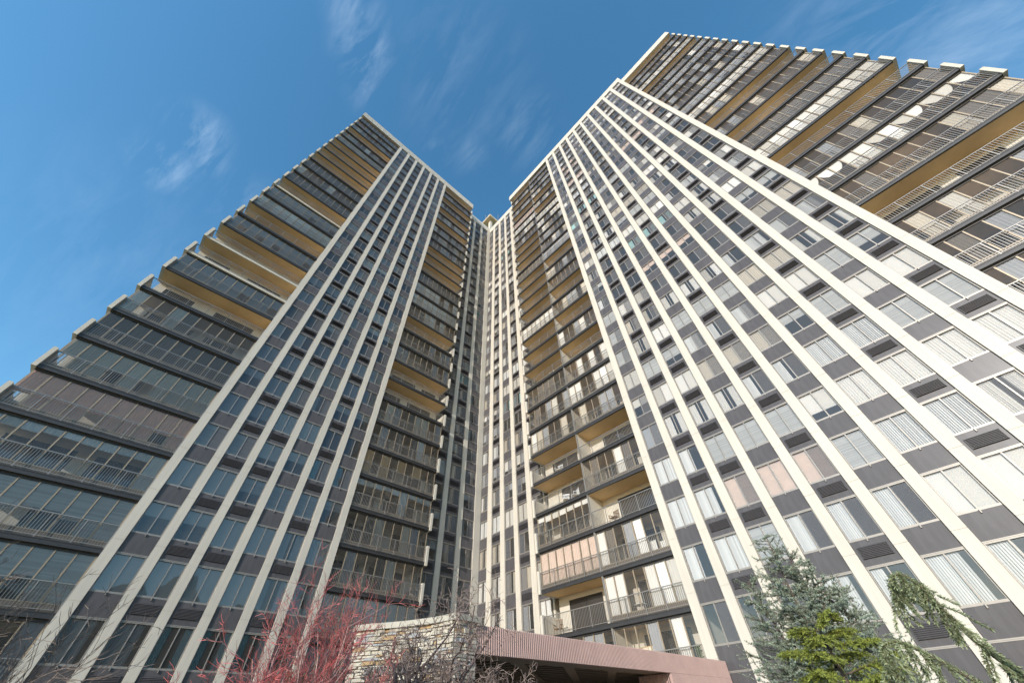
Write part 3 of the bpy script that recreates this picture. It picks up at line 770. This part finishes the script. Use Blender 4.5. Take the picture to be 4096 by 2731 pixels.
b0 = P3(14, 0, D); b0.z = 0; rnd = random.Random(12)
t = thing('blue_cedar', 'loose grey-green blue cedar rising in front of the right wing', 'tree', b0); tr, br, fo = MB(), MB(), MB()
leaders = [(13.2, .273, 12.5, 1.0), (10.6, .215, 12.2, .75), (17.3, .20, 12.8, .75), (9.3, .165, 12.6, .6), (12, .235, 12.9, .8)]
for az, tt, dd, _ in leaders:
    e = P3(az, tt, dd)-b0; base_ = Vector((0, 0, 0)); mid = Vector((e.x*.55, e.y*.55, e.z*.55))
    pts = [base_, mid*.5+Vector((0, 0, .1)), mid, mid.lerp(e, .5)+Vector((rnd.gauss(0, .05), rnd.gauss(0, .05), 0)), e]
    tr.tube(pts, [.07, .05, .035, .02, .008], 'cedar_bark', 5)
    H = e.z
    n = 74
    for i in range(n):
        f = .22+.78*(i+rnd.random())/n; k = min(int(f*4), 3); p = pts[k].lerp(pts[k+1], f*4-k)
        Lb = (1-f)*1.6+.24; az_ = rnd.uniform(0, 2*math.pi)
        d = Vector((math.cos(az_), math.sin(az_), rnd.uniform(-.05, .55)))
        bp, _d = wander(p, d, Lb*rnd.uniform(.6, 1.15), 5, .13, rnd, .03); br.tube(bp, [.012, .01, .008, .006, .004, .003], 'cedar_bark', 3)
        foliage_along(fo, bp[1:], rnd, 'cedar_blue', .028, .05, .0095, 5)
        for j in range(7):
            q = bp[1+rnd.randrange(5)]; sd = rdir(d.normalized(), R(rnd.uniform(30, 70)), rnd); sd.z = abs(sd.z)*.6-.1
            sp, _d = wander(q, sd, Lb*.36, 3, .15, rnd); br.tube(sp, [.005, .004, .003, .002], 'cedar_bark', 3); foliage_along(fo, sp, rnd, 'cedar_blue', .026, .045, .009, 5)
obj('trunk', tr.mesh('trunk', True), t); obj('limbs', br, t); obj('crown', fo, t)
D = 9.6; b0 = P3(12.6, 0, D); b0.z = 0; rnd = random.Random(9)
t = thing('golden_cedar', 'bushy yellow-green conifer with flat layered sprays in front of the blue cedar', 'tree', b0); tr, br, fo = MB(), MB(), MB()
tr.tube([(0, 0, 0), (.03, 0, 1.4), (.02, .05, 2.85)], [.07, .05, .01], 'cedar_bark', 5)
for i in range(34):
    f = .22+.78*(i/34); p = Vector((.03, .02, 2.8*f)); az_ = i*2.4+rnd.uniform(-.4, .4); Lb = (1-f)*.9+.62
    if f > .9: Lb *= .7
    d = Vector((math.cos(az_), math.sin(az_), .30)); bp, _d = wander(p, d, Lb, 6, .07, rnd, -.055); br.tube(bp, [.014, .012, .009, .007, .005, .004, .003], 'cedar_bark', 3)
    foliage_along(fo, bp[1:], rnd, 'cedar_gold', .02, .05, .009, 4)
    for j in range(44):
        q0 = .6+rnd.random()**.8*5.39; k = int(q0); q = bp[k].lerp(bp[k+1], q0-k) if k < 6 else bp[6]
        side = rnd.choice([-1, 1]); h = Vector((-d.y*side, d.x*side, 0)).normalized(); sd = (d.normalized()*.55+h*rnd.uniform(.35, 1)+Vector((0, 0, rnd.uniform(-.45, -.05))))
        sp, _d = wander(q, sd, .34*rnd.uniform(.5, 1.1)*(1-.07*q0), 3, .08, rnd, -.10); foliage_along(fo, sp, rnd, 'cedar_gold', .022, .05, .009, 4)
obj('trunk', tr.mesh('trunk', True), t); obj('limbs', br, t); obj('crown', fo, t)
# weeping cedar: arching limbs hung with drooping sprays; its stem stands just right of the view
D = 7.0; b0 = P3(-2.0, 0, D); b0.z = 0; rnd = random.Random(17)
t = thing('weeping_cedar', 'weeping cedar with arching limbs and hanging green sprays at the lower right corner', 'tree', b0); tr, br, fo = MB(), MB(), MB()
tr.tube([(0, 0, 0), (.05, .02, .8), (-.02, .1, 1.5)], [.09, .07, .05], 'cedar_bark', 6)
def arch(apts, sprays, dl, r0):
    pts = [P3(a, tt, dd)-b0 for a, tt, dd in apts]; q = []
    for i in range(len(pts)-1):
        p0 = pts[max(i-1, 0)]; p1 = pts[i]; p2 = pts[i+1]; p3 = pts[min(i+2, len(pts)-1)]
        for j in range(6):
            s = j/6; q.append(.5*((2*p1)+(p2-p0)*s+(2*p0-5*p1+4*p2-p3)*s*s+(3*p1-p0-3*p2+p3)*s**3))
    q.append(pts[-1]); n = len(q); br.tube(q, [r0*(1-.8*i/n) for i in range(n)], 'cedar_bark', 5); foliage_along(fo, q[4:], rnd, 'cedar_weep', .009, .055, .012, 6)
    for i in range(sprays):
        f = rnd.random()**.8*(n-1); k = min(int(f), n-2); p = q[k].lerp(q[k+1], f-k)
        sp, _d = wander(p, Vector((rnd.gauss(0, .35), rnd.gauss(0, .35), -.7)), rnd.uniform(.35, 1.0)*dl, 5, .12, rnd, -.12) if True else None
        br.tube(sp, [.004]*3+[.003]*3, 'cedar_bark', 3); foliage_along(fo, sp, rnd, 'cedar_weep', .013, .045, .011, 5)
arch([(-2.0, -.02, 7.0), (.6, .035, 7.0), (1.8, .075, 6.95), (2.4, .115, 6.9), (2.7, .148, 6.9), (3.6, .170, 6.9), (4.7, .163, 6.9), (5.2, .135, 6.9)], 56, .42, .03)
arch([(-2.0, -.05, 7.0), (1.5, .0, 6.9), (4.0, .040, 6.8), (5.6, .068, 6.8), (7.2, .086, 6.8), (8.6, .078, 6.8), (9.3, .045, 6.8)], 46, .34, .022)
arch([(-2.0, -.06, 7.0), (.5, .02, 7.2), (1.4, .045, 7.2), (.2, .03, 7.3)], 20, .4, .02)
arch([(-2.0, -.06, 7.0), (2.5, .012, 6.6), (5.5, .028, 6.5), (7.5, .020, 6.5)], 34, .25, .02)
obj('trunk', tr.mesh('trunk', True), t); obj('limbs', br, t); obj('crown', fo, t)
D = 8.4; b0 = P3(70, 0, D); b0.z = 0; rnd = random.Random(23)
t = thing('evergreen_bush', 'small olive green bush half hidden behind the red maple twigs', 'shrub', b0); br, fo = MB(), MB()
for i in range(70):
    az_ = rnd.uniform(0, 6.28); d = Vector((math.cos(az_)*.45, math.sin(az_)*.45, 1)); bp, _d = wander(Vector((0, 0, .2)), d, rnd.uniform(1.6, 2.25), 5, .12, rnd); br.tube(bp, [.012, .01, .008, .006, .005, .004], 'cedar_bark', 3)
    foliage_along(fo, bp[2:], rnd, 'box_leaf', .025, .05, .014, 4)
obj('limbs', br, t); obj('foliage', fo, t)

# ------------------------------------------------------------------ antennas on the roof
for (x, y, z0, z1, lab) in [(29.0, 32.72, ROOF1-.3, 105.4, 'tall thin antenna mast on the roof right of the penthouse'), (27.2, 36.3, ROOF1-.3, 108.0, 'thin antenna mast on the roof left of the penthouse'), (27.6, 34.3, 100.75, 105.3, 'short antenna mast standing on the penthouse slab')]:
    o = thing('antenna_mast', lab, 'antenna', (x, y, z0), group='antenna masts on the roof'); m = MB()
    m.tube([(0, 0, 0), (0, 0, z1-z0)], [.09, .06], 'aluminium', 5); obj('pole', m, o)
    m = MB()
    for q in (.6, .8, .93): m.box(-.5*q, .5*q, -.02, .02, (z1-z0)*(.78+.2*q)-.02-(0), (z1-z0)*(.78+.2*q)+.02, 'aluminium') if z1 > 107 else m.box(-.1, .1, -.02, .02, (z1-z0)*q, (z1-z0)*q+.05, 'aluminium')
    obj('crossbars', m, o)

# ------------------------------------------------------------------ things on balconies
mat('dark_chair', (0.06, 0.07, 0.08), .5); mat('white_plastic', (0.80, 0.80, 0.78), 0.5); mat('wicker', (0.28, 0.17, 0.09), 0.8, noise=.3, nscale=20); mat('terracotta', (0.50, 0.20, 0.11), 0.8); mat('white_cloth', (0.82, 0.81, 0.79), 0.95); mat('ceramic', (0.7, 0.68, 0.62), 0.4); mat('plant_leaf', (0.09, 0.16, 0.04), 0.7, island=.4); mat('shoji', (0.78, 0.70, 0.55), 0.9); mat('dark_frame', (0.05, .05, .055), .5); mat('orange_wood', (0.45, 0.2, 0.07), .7)
def rb(v, d, k): return (UR+d, v, deck(k)+.002)
def chair(loc, rz, mt, label, cat='chair', lying=0.0):
    t = thing('patio_chair', label, cat, loc, rz, 'chairs on the balconies')
    m = MB(); m.box(-.27, .27, -.27, .25, .40, .44, mt); obj('seat', m, t)
    m = MB()
    for i in range(6): m.box(-.26+i*.095, -.22+i*.095, .25, .28, .44, .92, mt)
    m.box(-.28, .28, .245, .285, .92, .98, mt); obj('backrest', m, t)
    for sx in (-1, 1):
        m = MB(); m.box(sx*.27-.02, sx*.27+.02, -.27, .27, .62, .655, mt); m.box(sx*.27-.02, sx*.27+.02, -.27, -.235, .44, .62, mt); obj('armrest', m, t)
        for y in (-.25, .23): m = MB(); m.tube([(sx*.24, y, .40), (sx*.27, y+(.03 if y > 0 else -.03), 0)], [.022, .02], mt, 6); obj('leg', m, t)
    return t
chair(rb(18.6, .62, 3), R(-60), 'white_plastic', 'white plastic chair on the open balcony beside the divider, left of a second white chair')
chair(rb(17.6, .60, 3), R(-120), 'white_plastic', 'white plastic chair nearest the divider on the open left balcony four decks above the canopy')
chair(rb(20.9, .65, 0), R(-70), 'wicker', 'brown wicker armchair at the left end of the lowest open balcony')
chair(rb(19.2, .8, 1), R(-90), 'wicker', 'wicker chair behind the glass with pink curtains')
chair((24.0-.0, 11.6, deck(9)+.002), R(-90), 'white_plastic', 'white chair near the right column on a glazed balcony high on the right wing')
rc = random.Random(77)
for k, where in [(2, 'A'), (4, 'A'), (4, 'B'), (8, 'B'), (9, 'B'), (10, 'A'), (12, 'B')]:
    v = rc.uniform(11.5, 15.2) if where == 'A' else rc.uniform(17.0, 21.0)
    chair(rb(v, .6, k), R(-90+rc.uniform(-40, 40)), rc.choice(['wicker', 'dark_chair', 'white_plastic']), 'patio chair behind the rail of the %s balcony, %s open deck above the canopy' % ('right hand' if where == 'A' else 'left hand', {2: 'third', 4: 'fifth', 8: 'ninth', 9: 'tenth', 10: 'eleventh', 12: 'thirteenth'}[k]))
def pot(loc, mt, label, s=1.0, plant=True):
    t = thing('potted_plant', label, 'plant', loc, 0, 'potted plants on the balconies'); m = MB(); n = 12; V = []; rad = [.11, .16, .17, .145]; zz = [0, .26, .28, .28]
    for r_, z_ in zip(rad, zz): V += [(r_*s*math.cos(2*math.pi*i/n), r_*s*math.sin(2*math.pi*i/n), z_*s) for i in range(n)]
    m.add(V, [(k*n+i, k*n+(i+1) % n, (k+1)*n+(i+1) % n, (k+1)*n+i) for k in range(3) for i in range(n)]+[tuple(range(n))[::-1], tuple(range(3*n, 4*n))], mt); obj('pot', m, t)
    m = MB(); rr = random.Random(int(loc[1]*100))
    for i in range(90): tuft(m, Vector((rr.gauss(0, .04), rr.gauss(0, .04), .3*s+rr.random()*.35*s)), Vector((rr.gauss(0, .6), rr.gauss(0, .6), .7)), .13*s, .03*s, 'plant_leaf', rr, 2)
    obj('foliage', m, t)
pot((UR+.62, 12.9, deck(-1)+.25), 'ceramic', 'leafy plant in a white pot on the lowest glazed balcony'); pot((UR+.62, 12.0, deck(-1)+.25), 'terracotta', 'leafy plant in a terracotta pot on the lowest glazed balcony beside the white pot')
pot((UR+.6, 11.3, deck(-1)+.25), 'dark_frame', 'tall bushy plant in a dark pot nearest the right column of the lowest glazed balcony', 1.3)
t = thing('planter_bench', 'orange wooden bench under the potted plants on the lowest glazed balcony', 'bench', (UR+.62, 12.1, deck(-1)+.002), R(-90))
m = MB(); m.box(-1.2, 1.2, -.2, .2, .19, .246, 'orange_wood'); obj('seat', m, t)
for sx in (-1.05, 1.05): m = MB(); m.box(sx-.05, sx+.05, -.18, .18, 0, .19, 'orange_wood'); obj('leg', m, t)
t = thing('folding_screen', 'pale paper folding screen standing behind the glass of the lowest balcony', 'room divider', (UR+.75, 14.6, deck(-1)+.002), R(-90))
for i in range(3):
    m = MB(); x = -.85+i*.57; yy = .12*(i % 2); 
    m.add([(x, yy, .03), (x+.55, .12-yy, .03), (x+.55, .12-yy, 1.5), (x, yy, 1.5)], [(0, 1, 2, 3)], 'shoji')
    for z in (.03, .5, 1.0, 1.46): m.add([(x, yy-.008, z), (x+.55, .112-yy, z), (x+.55, .112-yy, z+.035), (x, yy-.008, z+.035)], [(0, 1, 2, 3)], 'bamboo')
    obj('panel', m, t)
for i, (v, lab) in enumerate([(12.0, 'white towel with dark blotches hung inside the glazed balcony nearest the right column'), (12.65, 'white towel hung inside the glazed balcony left of the blotched towel'), (11.4, 'small white cloth hung inside the glazed balcony against the right column')]):
    m = MB(); rr = random.Random(i); wavy(m, -.22, .22, .38, .98-.1*i, 0, .03, .14, 'white_cloth', rr); t = thing('hanging_towel', lab, 'towel', (UR+.45, v, deck(1)), R(-90), 'towels hung on the balcony', m.mesh('hanging_towel'))
def table(loc, mt, label):
    t = thing('patio_table', label, 'table', loc); m = MB(); n = 16
    for z0, z1, r_ in ((.70, .73, .42),):
        m.add([(r_*math.cos(2*math.pi*i/n), r_*math.sin(2*math.pi*i/n), z) for z in (z0, z1) for i in range(n)], [tuple(range(n))[::-1], tuple(range(n, 2*n))]+[(i, (i+1) % n, n+(i+1) % n, n+i) for i in range(n)], mt)
    obj('tabletop', m, t)
    for a in (0, 2.1, 4.2): m = MB(); m.tube([(.1*math.cos(a), .1*math.sin(a), .70), (.35*math.cos(a), .35*math.sin(a), 0)], [.02, .02], mt, 5); obj('leg', m, t)
table(rb(13.4, .9, 1), 'white_plastic', 'round white table behind the glass beside the hanging towels')
table(rb(14.2, .9, 0), 'white_plastic', 'round white table behind the glass of the balcony just above the canopy')
# white dog figure on the left wing's balcony
t = thing('dog_statue', 'white dog statue standing behind the rail of the lower left balcony by the red twigs', 'statue', (16.3, VL+.30, deck(0)+.002), R(15))
me = bpy.data.meshes.new('dog_statue')
V = [(0, 0, .34), (.14, 0, .35), (.30, 0, .34), (-.12, 0, .40), (-.22, 0, .52), (-.33, 0, .50), (-.02, .06, .2), (-.02, .06, .02), (-.02, -.06, .2), (-.02, -.06, .02), (.30, .06, .19), (.28, .06, .02), (.30, -.06, .19), (.28, -.06, .02), (.40, 0, .46)]
me.from_pydata(V, [(0, 1), (1, 2), (0, 3), (3, 4), (4, 5), (0, 6), (6, 7), (0, 8), (8, 9), (2, 10), (10, 11), (2, 12), (12, 13), (2, 14)], [])
me.materials.append(MATS['white_plastic'])
o = obj('body', me, t); sk = o.modifiers.new('skin', 'SKIN'); o.modifiers.new('sub', 'SUBSURF').levels = 1
for i, r_ in enumerate([.10, .095, .10, .075, .06, .035, .035, .028, .035, .028, .04, .028, .04, .028, .015]): me.skin_vertices[0].data[i].radius = (r_, r_)
me.skin_vertices[0].data[0].use_root = True
print('objects', len(S.objects), 'polys', sum(len(o.data.polygons) for o in S.objects if o.type == 'MESH'))
